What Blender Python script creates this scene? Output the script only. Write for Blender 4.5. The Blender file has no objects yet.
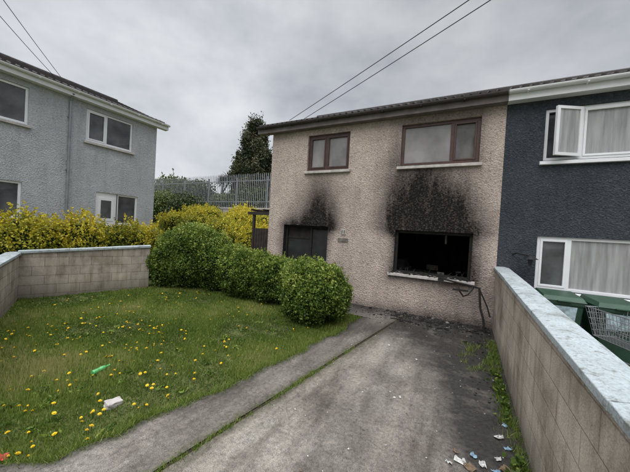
import bpy, bmesh, math, numpy as np
from mathutils import Vector, Matrix, noise as mnoise
rng=np.random.default_rng(7)
S=bpy.context.scene
COL=S.collection
SL=.0233

# ------------------------------------------------------------ materials
def newmat(name):
    m=bpy.data.materials.new(name); m.use_nodes=True
    nt=m.node_tree; b=nt.nodes['Principled BSDF']
    return m,nt,b
def c4(c): return (c[0],c[1],c[2],1)
def ramp(nt,src,stops):
    r=nt.nodes.new('ShaderNodeValToRGB'); e=r.color_ramp.elements
    while len(e)<len(stops): e.new(.5)
    for i,(p,c) in enumerate(stops):
        e[i].position=p; e[i].color=c4(c) if len(c)==3 else c
    nt.links.new(src,r.inputs[0]); return r.outputs[0]
def mixc(nt,fac,a,b,mode='MIX'):
    m=nt.nodes.new('ShaderNodeMix'); m.data_type='RGBA'; m.blend_type=mode
    for s,i in((fac,0),(a,6),(b,7)):
        if isinstance(s,(int,float)): m.inputs[i].default_value=s
        elif isinstance(s,tuple): m.inputs[i].default_value=c4(s)
        else: nt.links.new(s,m.inputs[i])
    return m.outputs[2]
def math_(nt,op,a,b=0.,clamp=False):
    m=nt.nodes.new('ShaderNodeMath'); m.operation=op; m.use_clamp=clamp
    for i,s in enumerate((a,b)):
        if isinstance(s,(int,float)): m.inputs[i].default_value=s
        else: nt.links.new(s,m.inputs[i])
    return m.outputs[0]
def coords(nt): return nt.nodes.new('ShaderNodeTexCoord').outputs['Object']
def noise(nt,vec,scale,detail=4,rough=.55):
    n=nt.nodes.new('ShaderNodeTexNoise'); n.inputs['Scale'].default_value=scale
    n.inputs['Detail'].default_value=min(detail,5); n.inputs['Roughness'].default_value=rough
    nt.links.new(vec,n.inputs['Vector']); return n.outputs[0]
def mapped(nt,v,sc):
    mp=nt.nodes.new('ShaderNodeMapping'); mp.inputs['Scale'].default_value=sc; nt.links.new(v,mp.inputs[0]); return mp.outputs[0]
def bump(nt,b,h,strength,dist=.01):
    n=nt.nodes.new('ShaderNodeBump'); n.inputs['Strength'].default_value=strength; n.inputs['Distance'].default_value=dist
    nt.links.new(h,n.inputs['Height']); nt.links.new(n.outputs[0],b.inputs['Normal'])
def simple(name,col,rough=.6,var=.2,scale=6,metal=0,bmp=.1,bscale=80,spec=.5):
    m,nt,b=newmat(name); v=coords(nt)
    f=noise(nt,v,scale,5)
    lo=tuple(c*(1-var) for c in col); hi=tuple(min(1,c*(1+var)) for c in col)
    o=ramp(nt,f,[(.3,lo),(.7,hi)]); nt.links.new(o,b.inputs['Base Color'])
    b.inputs['Roughness'].default_value=rough; b.inputs['Metallic'].default_value=metal
    b.inputs['Specular IOR Level'].default_value=spec
    if bmp: bump(nt,b,noise(nt,v,bscale,2),bmp)
    return m
def pebble(name,col,dark,light,soot=False,stain=.25,sc=34):
    m,nt,b=newmat(name); v=coords(nt)
    vo=nt.nodes.new('ShaderNodeTexVoronoi'); vo.inputs['Scale'].default_value=sc; nt.links.new(v,vo.inputs['Vector'])
    sp=nt.nodes.new('ShaderNodeSeparateColor'); nt.links.new(vo.outputs['Color'],sp.inputs[0])
    o=ramp(nt,sp.outputs[0],[(0,dark),(.3,col),(.75,col),(1,light)])
    n2=noise(nt,v,60,3,.7)
    o=mixc(nt,.55,o,ramp(nt,n2,[(.3,tuple(c*.4 for c in col)),(.5,col),(.72,tuple(min(1,c*1.5) for c in col))]))
    big=noise(nt,v,1.1,5,.65)
    o=mixc(nt,1.0,o,ramp(nt,big,[(.28,(1-stain,1-stain,1-stain)),(.55,(1,1,1)),(.75,(1.08,1.07,1.06))]),'MULTIPLY')
    st=noise(nt,mapped(nt,v,(3.2,3.2,.45)),1.2,4,.6)
    o=mixc(nt,.5,o,ramp(nt,st,[(.3,(.70,.69,.67)),(.5,(1,1,1))]),'MULTIPLY')
    if soot:
        at=nt.nodes.new('ShaderNodeAttribute'); at.attribute_name='soot'; a=at.outputs['Fac']
        sn=noise(nt,mapped(nt,v,(1.5,1.5,.4)),2.4,5,.6)
        gain=math_(nt,'ADD',math_(nt,'MULTIPLY',sn,1.05),.55)
        f2=math_(nt,'MULTIPLY',a,gain,True)
        pk=math_(nt,'MULTIPLY',math_(nt,'SUBTRACT',sp.outputs[1],.5),math_(nt,'MULTIPLY',a,.2))
        f3=math_(nt,'MULTIPLY',math_(nt,'ADD',f2,pk,True),.99)
        spk=ramp(nt,f2,[(0,(.07,.056,.047)),(.5,(.022,.018,.016)),(1,(.008,.007,.0065))])
        o=mixc(nt,f3,o,spk)
    nt.links.new(o,b.inputs['Base Color']); b.inputs['Roughness'].default_value=.92
    b.inputs['Specular IOR Level'].default_value=.2
    h=math_(nt,'ADD',vo.outputs['Distance'],n2)
    bump(nt,b,h,1.0,.014)
    return m
PINK=pebble('pebbledash_pinkish',(.53,.44,.385),(.20,.155,.135),(.75,.68,.62),True,.28)
GREYP=pebble('pebbledash_light_grey',(.47,.485,.505),(.30,.31,.325),(.61,.63,.65),stain=.15)
NAVY=pebble('pebbledash_dark_slate',(.055,.063,.074),(.024,.028,.034),(.11,.12,.13),stain=.3)
PLAIN=simple('render_plain_grey',(.36,.34,.32),.9,.2,2)
WHITE=simple('white_upvc',(.77,.78,.79),.35,.06,3,bmp=.02)
BROWN=simple('brown_frame',(.06,.028,.02),.45,.35,8)
FASC=simple('weathered_fascia',(.15,.13,.12),.7,.3,5)
GUTB=simple('brown_gutter',(.05,.04,.037),.5,.3,5)
SILL=simple('concrete_sill',(.45,.42,.39),.8,.25,9)
CHAR=simple('charred_timber',(.012,.011,.010),.85,.6,14,bmp=.6,bscale=40)
CHAR2=simple('charred_room',(.016,.014,.013),.9,.8,4,bmp=.6,bscale=20)
ASH=simple('ash',(.16,.145,.13),.95,.6,14)
BLACK=simple('black_metal',(.012,.012,.013),.5,.3,5)
GALV=simple('galvanised_steel',(.25,.265,.28),.5,.2,4,metal=.3)
CHROME=simple('zinc_wire',(.45,.46,.48),.35,.15,9,metal=.8)
GREENB=simple('green_bin_plastic',(.016,.055,.033),.45,.25,4)
GREENL=simple('green_bin_lid',(.022,.066,.038),.45,.25,4)
LABEL=simple('bin_label',(.40,.52,.56),.6,.4,16)
RED=simple('red_plastic',(.35,.03,.02),.4,.2,5)
RUBBER=simple('rubber',(.02,.02,.02),.8,.2,5)
TILE,nt,b=newmat('roof_tiles'); v=coords(nt)
w=nt.nodes.new('ShaderNodeTexWave'); w.bands_direction='X'; w.inputs['Scale'].default_value=1.6; nt.links.new(v,w.inputs[0])
o=ramp(nt,noise(nt,v,3,5,.7),[(.3,(.025,.021,.02)),(.7,(.06,.052,.048))]); nt.links.new(o,b.inputs['Base Color']); b.inputs['Roughness'].default_value=.85
bump(nt,b,w.outputs[1],.8,.03)
def glassmat(name,lo,hi,scale=(3,3,.6),rough=.04):
    m,nt,b=newmat(name); v=coords(nt)
    o=ramp(nt,noise(nt,mapped(nt,v,scale),3,4,.55),[(.35,lo),(.65,hi)]); nt.links.new(o,b.inputs['Base Color'])
    b.inputs['Roughness'].default_value=.7; b.inputs['Coat Weight'].default_value=1.; b.inputs['Coat Roughness'].default_value=rough
    bump(nt,b,noise(nt,v,1.5,2),.08,.05)
    return m
GL_NET=glassmat('window_net_curtain',(.22,.22,.22),(.38,.38,.38),(4,4,.35))
GL_DARK=glassmat('window_dark',(.015,.017,.02),(.10,.105,.11),(.6,.6,.6))
GL_MID=glassmat('window_blind',(.14,.135,.13),(.27,.26,.25),(.6,.6,.4))
GL_SMK=glassmat('window_smoke_stained',(.03,.028,.026),(.12,.11,.10),(.9,.9,.6))
def concrete_mat(name,a,b_,c):
    m,nt,b=newmat(name); v=coords(nt)
    n1=noise(nt,v,1.1,5,.68); n2=noise(nt,v,26,5,.7); n3=noise(nt,v,150,2,.5); n4=noise(nt,mapped(nt,v,(2.4,.5,1)),1.6,5,.65)
    o=ramp(nt,n1,[(.32,a),(.48,b_),(.66,c)])
    o=mixc(nt,.9,o,ramp(nt,n4,[(.34,(.5,.48,.45)),(.52,(1,1,1)),(.68,(1.3,1.29,1.26))]),'MULTIPLY')
    o=mixc(nt,.8,o,ramp(nt,n2,[(.3,(.42,.42,.41)),(.5,(.95,.95,.95)),(.75,(1.45,1.43,1.4))]),'MULTIPLY')
    o=mixc(nt,.75,o,ramp(nt,n3,[(.3,(.4,.4,.4)),(.5,(1,1,1)),(.7,(1.7,1.7,1.7))]),'MULTIPLY')
    vo=nt.nodes.new('ShaderNodeTexVoronoi'); vo.feature='DISTANCE_TO_EDGE'; vo.inputs['Scale'].default_value=.40
    wv=nt.nodes.new('ShaderNodeVectorMath'); wv.operation='ADD'
    nn=nt.nodes.new('ShaderNodeTexNoise'); nn.inputs['Scale'].default_value=2.5; nn.inputs['Detail'].default_value=5; nt.links.new(v,nn.inputs[0])
    sc=nt.nodes.new('ShaderNodeVectorMath'); sc.operation='SCALE'; sc.inputs['Scale'].default_value=.6; nt.links.new(nn.outputs['Color'],sc.inputs[0])
    nt.links.new(v,wv.inputs[0]); nt.links.new(sc.outputs[0],wv.inputs[1]); nt.links.new(wv.outputs[0],vo.inputs['Vector'])
    cr=ramp(nt,vo.outputs['Distance'],[(0,(.4,.39,.36)),(.004,(1,1,1))])
    o=mixc(nt,.5,o,cr,'MULTIPLY')
    at=nt.nodes.new('ShaderNodeAttribute'); at.attribute_name='moss'
    mf=math_(nt,'MULTIPLY',at.outputs['Fac'],math_(nt,'MULTIPLY',noise(nt,v,7,5,.75),1.8),True)
    o=mixc(nt,mf,o,ramp(nt,n2,[(.3,(.02,.024,.01)),(.7,(.08,.078,.03))]))
    at=nt.nodes.new('ShaderNodeAttribute'); at.attribute_name='soot'
    sf=math_(nt,'MULTIPLY',at.outputs['Fac'],math_(nt,'MULTIPLY',noise(nt,v,2.6,5,.75),2.0),True)
    o=mixc(nt,sf,o,ramp(nt,n2,[(.3,(.014,.013,.012)),(.75,(.055,.05,.045))]))
    nt.links.new(o,b.inputs['Base Color']); b.inputs['Specular IOR Level'].default_value=.35
    rg=nt.nodes.new('ShaderNodeMapRange'); rg.inputs[3].default_value=.85; rg.inputs[4].default_value=.5; nt.links.new(sf,rg.inputs[0]); nt.links.new(rg.outputs[0],b.inputs['Roughness'])
    bump(nt,b,math_(nt,'ADD',n2,n3),.6,.01)
    return m
CONC=concrete_mat('drive_concrete',(.125,.108,.09),(.21,.187,.16),(.29,.265,.23))
CONC2=concrete_mat('path_concrete',(.11,.095,.079),(.18,.16,.138),(.25,.228,.20))
def blockmat(name,a,b_,mortar):
    m,nt,b=newmat(name); v=coords(nt)
    s=nt.nodes.new('ShaderNodeSeparateXYZ'); nt.links.new(v,s.inputs[0])
    cb=nt.nodes.new('ShaderNodeCombineXYZ'); nt.links.new(s.outputs[0],cb.inputs[0]); nt.links.new(s.outputs[2],cb.inputs[1])
    br=nt.nodes.new('ShaderNodeTexBrick'); nt.links.new(cb.outputs[0],br.inputs['Vector'])
    br.inputs['Scale'].default_value=1; br.inputs['Brick Width'].default_value=.45; br.inputs['Row Height'].default_value=.225
    br.inputs['Mortar Size'].default_value=.007; br.inputs['Mortar Smooth'].default_value=.5; br.inputs['Bias'].default_value=0
    br.inputs['Color1'].default_value=c4(a); br.inputs['Color2'].default_value=c4(b_); br.inputs['Mortar'].default_value=c4(mortar)
    n1=noise(nt,v,1.6,5,.72); n2=noise(nt,v,70,4,.7); n3=noise(nt,mapped(nt,v,(5,5,.8)),1.5,4,.6)
    o=mixc(nt,.95,br.outputs[0],ramp(nt,n1,[(.30,(.52,.49,.43)),(.5,(.95,.95,.95)),(.7,(1.22,1.21,1.17))]),'MULTIPLY')
    o=mixc(nt,.85,o,ramp(nt,n3,[(.3,(.58,.55,.49)),(.55,(1,1,1))]),'MULTIPLY')
    o=mixc(nt,.7,o,ramp(nt,n2,[(.3,(.55,.55,.54)),(.5,(1,1,1)),(.7,(1.35,1.35,1.33))]),'MULTIPLY')
    z_=nt.nodes.new('ShaderNodeMapRange'); z_.inputs[1].default_value=.35; z_.inputs[2].default_value=-.15; z_.inputs[3].default_value=0; z_.inputs[4].default_value=.8; nt.links.new(s.outputs[2],z_.inputs[0])
    o=mixc(nt,math_(nt,'MULTIPLY',z_.outputs[0],math_(nt,'MULTIPLY',n1,1.7),True),o,(.085,.08,.055))
    nt.links.new(o,b.inputs['Base Color']); b.inputs['Roughness'].default_value=.92; b.inputs['Specular IOR Level'].default_value=.2
    inv=math_(nt,'SUBTRACT',1.0,br.outputs[1]); bump(nt,b,math_(nt,'ADD',math_(nt,'MULTIPLY',inv,1.2),n2),.6,.012)
    return m
BLOCK=blockmat('concrete_blocks',(.50,.44,.375),(.44,.385,.325),(.34,.30,.255))
BLOCK2=blockmat('concrete_blocks_weathered',(.46,.405,.34),(.39,.34,.29),(.26,.23,.195))
m,nt,b=newmat('coping_pale_blue'); COPE=m; v=coords(nt)
o=ramp(nt,noise(nt,v,3,5,.75),[(.34,(.20,.21,.20)),(.46,(.33,.37,.38)),(.7,(.42,.47,.485))])
o=mixc(nt,.75,o,ramp(nt,noise(nt,v,60,4,.7),[(.3,(.5,.5,.5)),(.5,(1,1,1)),(.7,(1.2,1.2,1.2))]),'MULTIPLY')
o=mixc(nt,ramp(nt,noise(nt,v,13,5,.7),[(.54,(0,0,0)),(.66,(.75,.75,.75))]),o,(.13,.13,.105))
nt.links.new(o,b.inputs['Base Color']); b.inputs['Roughness'].default_value=.85; bump(nt,b,noise(nt,v,60,4),.4)
GRND=simple('grass_ground',(.06,.075,.022),.95,.5,5,bmp=.6,bscale=30,spec=.1)
SOIL=simple('lawn_thatch',(.08,.088,.03),.95,.5,7,bmp=.8,bscale=40,spec=.1)
DIRT=simple('seam_soil',(.045,.038,.025),.95,.5,17,bmp=.8,bscale=60,spec=.1)
def leafmat(name,stops,trans=.3,rough=.5):
    m,nt,b=newmat(name)
    at=nt.nodes.new('ShaderNodeAttribute'); at.attribute_name='tint'
    o=ramp(nt,at.outputs['Fac'],stops); nt.links.new(o,b.inputs['Base Color'])
    b.inputs['Roughness'].default_value=rough; b.inputs['Specular IOR Level'].default_value=.3
    t=nt.nodes.new('ShaderNodeBsdfTranslucent'); nt.links.new(o,t.inputs[0])
    mx=nt.nodes.new('ShaderNodeMixShader'); mx.inputs[0].default_value=trans
    nt.links.new(b.outputs[0],mx.inputs[1]); nt.links.new(t.outputs[0],mx.inputs[2])
    nt.links.new(mx.outputs[0],nt.nodes['Material Output'].inputs[0]); return m
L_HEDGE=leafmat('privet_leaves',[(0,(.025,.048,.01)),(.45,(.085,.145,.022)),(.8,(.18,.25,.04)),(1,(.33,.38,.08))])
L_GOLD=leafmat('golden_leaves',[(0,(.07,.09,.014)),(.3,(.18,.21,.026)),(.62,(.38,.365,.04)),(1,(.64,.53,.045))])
L_DARK=leafmat('conifer_leaves',[(0,(.022,.03,.014)),(.5,(.055,.064,.03)),(1,(.12,.115,.055))],.15)
L_SHRUB=leafmat('shrub_leaves',[(0,(.03,.042,.015)),(.5,(.07,.095,.028)),(1,(.14,.17,.05))],.2)
L_GRASS=leafmat('grass_blades',[(0,(.06,.095,.018)),(.35,(.125,.19,.033)),(.7,(.22,.285,.06)),(1,(.40,.38,.16))],.35)
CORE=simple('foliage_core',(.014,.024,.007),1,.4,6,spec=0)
BARK=simple('bark',(.06,.05,.04),.9,.4,12,bmp=.6)
YEL=simple('dandelion_yellow',(.80,.55,.01),.6,.12,30)

# ------------------------------------------------------------ mesh builder
class MB:
    def __init__(s): s.v=[];s.f=[];s.m=[]
    def poly(s,pts,m=0):
        n=len(s.v); s.v+= [tuple(p) for p in pts]; s.f.append(tuple(range(n,n+len(pts)))); s.m.append(m)
    def hexa(s,p,m=0):
        n=len(s.v); s.v+=[tuple(q) for q in p]
        for f in((3,2,1,0),(4,5,6,7),(0,1,5,4),(1,2,6,5),(2,3,7,6),(3,0,4,7)):
            s.f.append(tuple(n+i for i in f)); s.m.append(m)
    def box(s,x0,x1,y0,y1,z0,z1,m=0,T=None):
        p=[Vector(q) for q in((x0,y0,z0),(x1,y0,z0),(x1,y1,z0),(x0,y1,z0),(x0,y0,z1),(x1,y0,z1),(x1,y1,z1),(x0,y1,z1))]
        if T is not None: p=[T@q for q in p]
        s.hexa(p,m)
    def tube(s,a,b,r,m=0,n=8,r2=None):
        a=Vector(a);b=Vector(b);d=(b-a).normalized(); r2=r if r2 is None else r2
        u=d.orthogonal().normalized(); w=d.cross(u); k=len(s.v)
        for P,R in((a,r),(b,r2)):
            for i in range(n):
                t=2*math.pi*i/n; s.v.append(tuple(P+u*math.cos(t)*R+w*math.sin(t)*R))
        for i in range(n):
            j=(i+1)%n; s.f.append((k+i,k+j,k+n+j,k+n+i)); s.m.append(m)
        s.f.append(tuple(k+i for i in reversed(range(n)))); s.m.append(m)
        s.f.append(tuple(k+n+i for i in range(n))); s.m.append(m)
    def path(s,pts,r,m=0,n=8):
        for a,b in zip(pts[:-1],pts[1:]): s.tube(a,b,r,m,n)
    def build(s,name,mats,parent=None,bevel=0,smooth=False,loc=None,rot=None):
        me=bpy.data.meshes.new(name); me.from_pydata(s.v,[],s.f)
        for m in mats: me.materials.append(m)
        me.polygons.foreach_set('material_index',s.m)
        if smooth: me.polygons.foreach_set('use_smooth',[True]*len(s.f))
        me.update(); ob=bpy.data.objects.new(name,me); COL.objects.link(ob)
        if parent: ob.parent=parent
        if loc: ob.location=loc
        if rot: ob.rotation_euler=rot
        if bevel:
            b=ob.modifiers.new('b','BEVEL'); b.width=bevel; b.segments=2; b.limit_method='ANGLE'
        return ob
def empty(name,loc=(0,0,0),rotz=0):
    e=bpy.data.objects.new(name,None); e.location=loc; e.rotation_euler=(0,0,rotz); e.empty_display_size=.1; COL.objects.link(e); return e
def arrmesh(name,V,F4,mats,tint=None,parent=None,attrs=None):
    me=bpy.data.meshes.new(name); nv=len(V); nf,k=F4.shape
    me.vertices.add(nv); me.vertices.foreach_set('co',V.astype(np.float32).ravel())
    me.loops.add(nf*k); me.loops.foreach_set('vertex_index',F4.astype(np.int32).ravel())
    me.polygons.add(nf); me.polygons.foreach_set('loop_start',np.arange(0,nf*k,k,dtype=np.int32))
    for m in mats: me.materials.append(m)
    A=dict(attrs or {})
    if tint is not None: A['tint']=tint
    for n_,a in A.items():
        at=me.attributes.new(n_,'FLOAT','POINT'); at.data.foreach_set('value',a.astype(np.float32))
    me.update(calc_edges=True); me.validate()
    ob=bpy.data.objects.new(name,me); COL.objects.link(ob)
    if parent: ob.parent=parent
    return ob
def wob(P,k,seed=0):
    r=np.random.default_rng(seed); o=np.zeros(len(P))
    for i in range(7):
        d=r.normal(size=3); d/=np.linalg.norm(d); f=k*r.uniform(.6,2.2)
        o+=np.sin(P@d*f+r.uniform(0,6.28))/(1+.35*i)
    return o/3.2
def leafcloud(name,P,size,tint,mat,parent=None,elong=1.6):
    n=len(P); a=rng.normal(size=(n,3))
    a/=np.linalg.norm(a,axis=1)[:,None]; b=rng.normal(size=(n,3)); b-= (b*a).sum(1)[:,None]*a; b/=np.linalg.norm(b,axis=1)[:,None]
    s=(size*rng.uniform(.6,1.3,n))[:,None]
    V=np.empty((n,4,3)); V[:,0]=P-a*s*elong*.5; V[:,1]=P+b*s*.5; V[:,2]=P+a*s*elong*.5; V[:,3]=P-b*s*.5
    F=np.arange(n*4).reshape(n,4)
    return arrmesh(name,V.reshape(-1,3),F,[mat],np.repeat(np.clip(tint,0,1),4),parent)
def shoots(base,tint,n,lo,hi,per,seed=0):
    r=np.random.default_rng(seed); i=r.integers(0,len(base),n); B=base[i]; d=r.normal(size=(n,3))*.35; d[:,2]=1; d/=np.linalg.norm(d,axis=1)[:,None]
    L=r.uniform(lo,hi,n); t=r.random((n,per)); P=B[:,None,:]+d[:,None,:]*(L[:,None]*t)[:,:,None]+r.normal(size=(n,per,3))*.012
    return P.reshape(-1,3), np.repeat(tint[i]+.2,per)
def bush_points(c,r,n,power=2.,lump=.09,k=4,seed=1,shell=.22,zmin=-1):
    d=rng.normal(size=(n,3)); d/=np.linalg.norm(d,axis=1)[:,None]
    p=1/((np.abs(d)**power).sum(1)**(1/power)); sp=d*p[:,None]
    l=1+lump*wob(sp,k,seed)+lump*.7*wob(sp,k*3,seed+5)
    dep=rng.random(n)**2.0*shell
    out=rng.random(n)<.10
    dep[out]=-rng.random(out.sum())*.09
    P=np.array(c)+sp*np.array(r)*(l*(1-dep))[:,None]
    t=.5+.28*wob(sp,k*2,seed+9)+.18*wob(sp,k*5,seed+3)+rng.normal(size=n)*.17-dep*1.4+.22*d[:,2]  # deeper leaves tinted darker: inner shade of the bush painted into leaf colour
    keep=d[:,2]*1.0>zmin
    return P[keep],t[keep],d[keep]
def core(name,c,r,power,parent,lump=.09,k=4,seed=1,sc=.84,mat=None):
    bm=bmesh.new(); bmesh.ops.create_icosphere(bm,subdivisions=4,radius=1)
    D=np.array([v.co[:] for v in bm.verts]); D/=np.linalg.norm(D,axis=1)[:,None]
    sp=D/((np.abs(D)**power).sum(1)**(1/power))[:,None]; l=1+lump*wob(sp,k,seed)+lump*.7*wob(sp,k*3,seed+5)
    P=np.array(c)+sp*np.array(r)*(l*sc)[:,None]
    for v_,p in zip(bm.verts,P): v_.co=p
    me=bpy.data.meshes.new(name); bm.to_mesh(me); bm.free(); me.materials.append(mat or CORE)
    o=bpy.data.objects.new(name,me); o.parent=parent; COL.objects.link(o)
def bush(name,c,lobes,mat,size=.035,power=2.6,lump=.1,k=3.5,seed=1,shell=.2):
    e=empty(name,c); Ps=[];Ts=[]
    for i,(o,r,n) in enumerate(lobes):
        P,t,d=bush_points(o,r,n,power,lump,k,seed+i*13,shell,-.93); Ps.append(P);Ts.append(t)
        up=d[:,2]>.15
        if up.sum()>10:
            P2,t2=shoots(P[up],t[up],int(n*.009),.05,.17,9,seed+i); Ps.append(P2);Ts.append(t2)
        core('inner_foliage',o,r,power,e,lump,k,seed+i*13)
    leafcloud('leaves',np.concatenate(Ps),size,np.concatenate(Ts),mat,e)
    m=MB(); r=lobes[0][1]
    for i in range(4):
        a=i*1.6; m.tube((.1*math.cos(a),.1*math.sin(a),-.05),(.3*r[0]*math.cos(a),.3*r[1]*math.sin(a),r[2]*.8),.02,0,6,.01)
    m.build('stems',[BARK],e)
    return e

# ------------------------------------------------------------ terrain
def terr(X,Y):
    ss=lambda t: np.clip(t,0,1)**2*(3-2*np.clip(t,0,1))
    Z=SL*np.minimum(Y,0)
    Z=np.maximum(Z,-.6)
    Z=Z+.75*ss((-10.9-X)/1.2)*ss((Y+9)/3) 
    tall=2.2-.75*ss((-10.9-X)/1.2)
    Z=Z+ tall*np.where(X<-7.4,ss((Y-2.2)/5.6),ss((Y-8)/2))
    return Z
xs=np.unique(np.concatenate([np.linspace(-400,-40,16),np.linspace(-40,20,121),np.linspace(20,400,16),[-10.6,-7.45,-7.35]]))
ys=np.unique(np.concatenate([np.linspace(-200,-20,12),np.linspace(-20,20,81),np.linspace(20,600,20)]))
X,Y=np.meshgrid(xs,ys); Z=terr(X,Y)
V=np.stack([X.ravel(),Y.ravel(),Z.ravel()],1); nx=len(xs); ny=len(ys)
idx=np.arange(nx*ny).reshape(ny,nx)
F=np.stack([idx[:-1,:-1],idx[:-1,1:],idx[1:,1:],idx[1:,:-1]],-1).reshape(-1,4)
arrmesh('ground',V,F,[GRND])
LE=lambda y: np.interp(y,[-9.5,-6.8,-6.36,-6.19,-5.83,-5.17,-4.26,-2.84,-1.87,0],[-5.4,-4.75,-4.5,-4.3,-4.2,-3.98,-3.77,-3.53,-3.36,-3.3])+.035*np.sin(np.asarray(y)*5.1)+.02*np.sin(np.asarray(y)*13.)
SE=lambda y: -2.94+(y+2.9)*.17
def strip(name,y0,y1,fl,fr,zo,mat,soot,moss,n=60,step=.05):
    ys=np.arange(y0,y1+1e-6,step); t=np.linspace(0,1,n)
    Yg=np.repeat(ys[:,None],n,1); L=np.array([fl(y) for y in ys])[:,None]; R=np.array([fr(y) for y in ys])[:,None]
    Xg=L+(R-L)*t[None]
    Zg=SL*np.minimum(Yg,0)+zo
    V=np.stack([Xg.ravel(),Yg.ravel(),Zg.ravel()],1); idx=np.arange(V.shape[0]).reshape(len(ys),n)
    F=np.stack([idx[:-1,:-1],idx[:-1,1:],idx[1:,1:],idx[1:,:-1]],-1).reshape(-1,4)
    return arrmesh(name,V,F,[mat],attrs={'soot':soot(V[:,0],V[:,1]),'moss':moss(V[:,0],V[:,1])})
G=lambda x,y,cx,cy,sx,sy: np.exp(-((x-cx)/sx)**2-((y-cy)/sy)**2)
def dsoot(x,y):
    return np.clip(1.7*G(x,y,-1.7,-.3,1.7,.85)+1.2*G(x,y,-1.25,-1.6,.75,1.0)+.9*G(x,y,-1.1,-3.0,.5,1.2)+.5*G(x,y,-2.6,-1.2,.9,.6)+.4*G(x,y,-2.2,-4.6,.3,1.6)+.7*G(x,y,-1.0,-4.6,.42,1.3)+.10,0,1)
def dmoss(x,y):
    return np.clip(1.2*np.exp(-((x+.72)/.2)**2)*(y<-.6)+.9*G(x,y,-1.0,-1.9,.35,.7)+.8*np.exp(-((x-SE(y))/.10)**2),0,1)
z0=lambda x,y:0*x
strip('driveway_pavement',-9.5,0,lambda y:SE(y)+.018,lambda y:-.70,.03,CONC,dsoot,dmoss)
strip('footpath',-9.5,-.9,lambda y:LE(y),lambda y:SE(y)-.025,.034,CONC2,lambda x,y:.3*G(x,y,-3,-1,1,1)+.3*np.exp(-((x-LE(y)-.02)/.12)**2)+.2,lambda x,y:.9*np.exp(-((x-LE(y))/.08)**2)+.8*np.exp(-((x-SE(y))/.1)**2),40)
strip('front_apron_pavement',-.9,0,lambda y:-6.8,lambda y:SE(y)-.025,.03,CONC2,lambda x,y:.8*G(x,y,-3.5,0,1.2,.5)+.3,z0,60)
strip('neighbour_drive_pavement',-9.5,0,lambda y:-.5,lambda y:3.5,.03,CONC2,lambda x,y:0*x+.15,z0,40)
strip('seam_ground',-9.5,0,lambda y:SE(y)-.06,lambda y:SE(y)+.06,.022,DIRT,z0,z0,3,.2)
wallB=lambda x: -4.54+(x+10.57)*(-.446)
def inlawn(x,y):
    legA=(x+10.57)-(y+4.54)*(1.05/2.48)
    return (x<LE(y)+.0)&(y>wallB(x)+.02)&(legA>.02)&(y<-.95-(x<-7)*.2)&(y>-9)
n=430000
x=rng.uniform(-10.6,-3.3,n); y=rng.uniform(-8,-.9,n)
d=np.hypot(x+1.34,y+7.27); k=inlawn(x,y)&(rng.random(n)<np.clip(5.5/d,.35,1)); x=x[k];y=y[k];d=d[k]
P=np.stack([x,y,0*x],1); clump=wob(P,1.8,3); fine=wob(P,9,4); mid=wob(P,4.5,8)
thin=rng.random(len(x))<(.70+.3*fine+.25*mid); x=x[thin];y=y[thin];d=d[thin];clump=clump[thin];fine=fine[thin];mid=mid[thin]
n=len(x); h=rng.uniform(.025,.06,n)*(1+.45*fine+.4*clump+.3*mid)*np.where(rng.random(n)<.04,1.7,1); wd=rng.uniform(.003,.006,n)*np.clip(d/3.5,1,2.)
a=rng.uniform(0,6.28,n); l=rng.uniform(.0,.035,n); b=rng.uniform(0,6.28,n); z=SL*y+.008
V=np.empty((n,3,3)); V[:,0]=np.stack([x-np.cos(a)*wd,y-np.sin(a)*wd,z],1); V[:,1]=np.stack([x+np.cos(a)*wd,y+np.sin(a)*wd,z],1); V[:,2]=np.stack([x+np.cos(b)*l,y+np.sin(b)*l,z+h],1)
t=.48+.34*clump+.26*mid+.15*fine+rng.normal(size=n)*.17
arrmesh('lawn',V.reshape(-1,3),np.arange(n*3).reshape(n,3),[L_GRASS],np.repeat(np.clip(t,0,1),3))
gx=np.arange(-10.6,-3.3,.1); gy=np.arange(-8,-.9,.1)
V=[];F=[]
for xx in gx:
    for yy in gy:
        if inlawn(np.array(xx+.05),np.array(yy+.05)):
            k=len(V)
            for ax,ay in((0,0),(.1,0),(.1,.1),(0,.1)): V.append((min(xx+ax,float(LE(yy+ay))),yy+ay,SL*(yy+ay)+.006))
            F.append((k,k+1,k+2,k+3))
arrmesh('lawn_soil_ground',np.array(V),np.array(F),[SOIL])
def tufts(name,pts,hmin,hmax,per,spread,mat=L_GRASS,tb=.5):
    pts=np.array(pts); n=len(pts)*per; c=np.repeat(pts,per,0)
    x=c[:,0]+rng.normal(size=n)*spread;y=c[:,1]+rng.normal(size=n)*spread; z=SL*np.minimum(y,0)+.02
    h=rng.uniform(hmin,hmax,n);w_=rng.uniform(.003,.006,n);a=rng.uniform(0,6.28,n);b=rng.uniform(0,6.28,n);l=rng.uniform(.3,1,n)*h
    V=np.empty((n,3,3)); V[:,0]=np.stack([x-np.cos(a)*w_,y-np.sin(a)*w_,z],1); V[:,1]=np.stack([x+np.cos(a)*w_,y+np.sin(a)*w_,z],1); V[:,2]=np.stack([x+np.cos(b)*l,y+np.sin(b)*l,z+h],1)
    t=tb+rng.normal(size=n)*.2
    return arrmesh(name,V.reshape(-1,3),np.arange(n*3).reshape(n,3),[mat],np.repeat(np.clip(t,0,1),3))
pts=[]
for i in range(420):
    yy=rng.uniform(-6.8,-2.6); dens=.12+.9*math.exp(-((yy+3.95)/.35)**2)+.4*math.exp(-((yy+5.5)/.5)**2)+.5*max(0,mnoise.noise(Vector((yy*3,0,0))))
    if rng.random()<dens: pts.append((SE(yy)-.005+rng.normal()*.018,yy))
tufts('seam_grass',pts,.012,.045,18,.015)
pts=[(LE(yy)+rng.normal()*.035-.02,yy) for yy in rng.uniform(-8,-1.9,560)]
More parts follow.
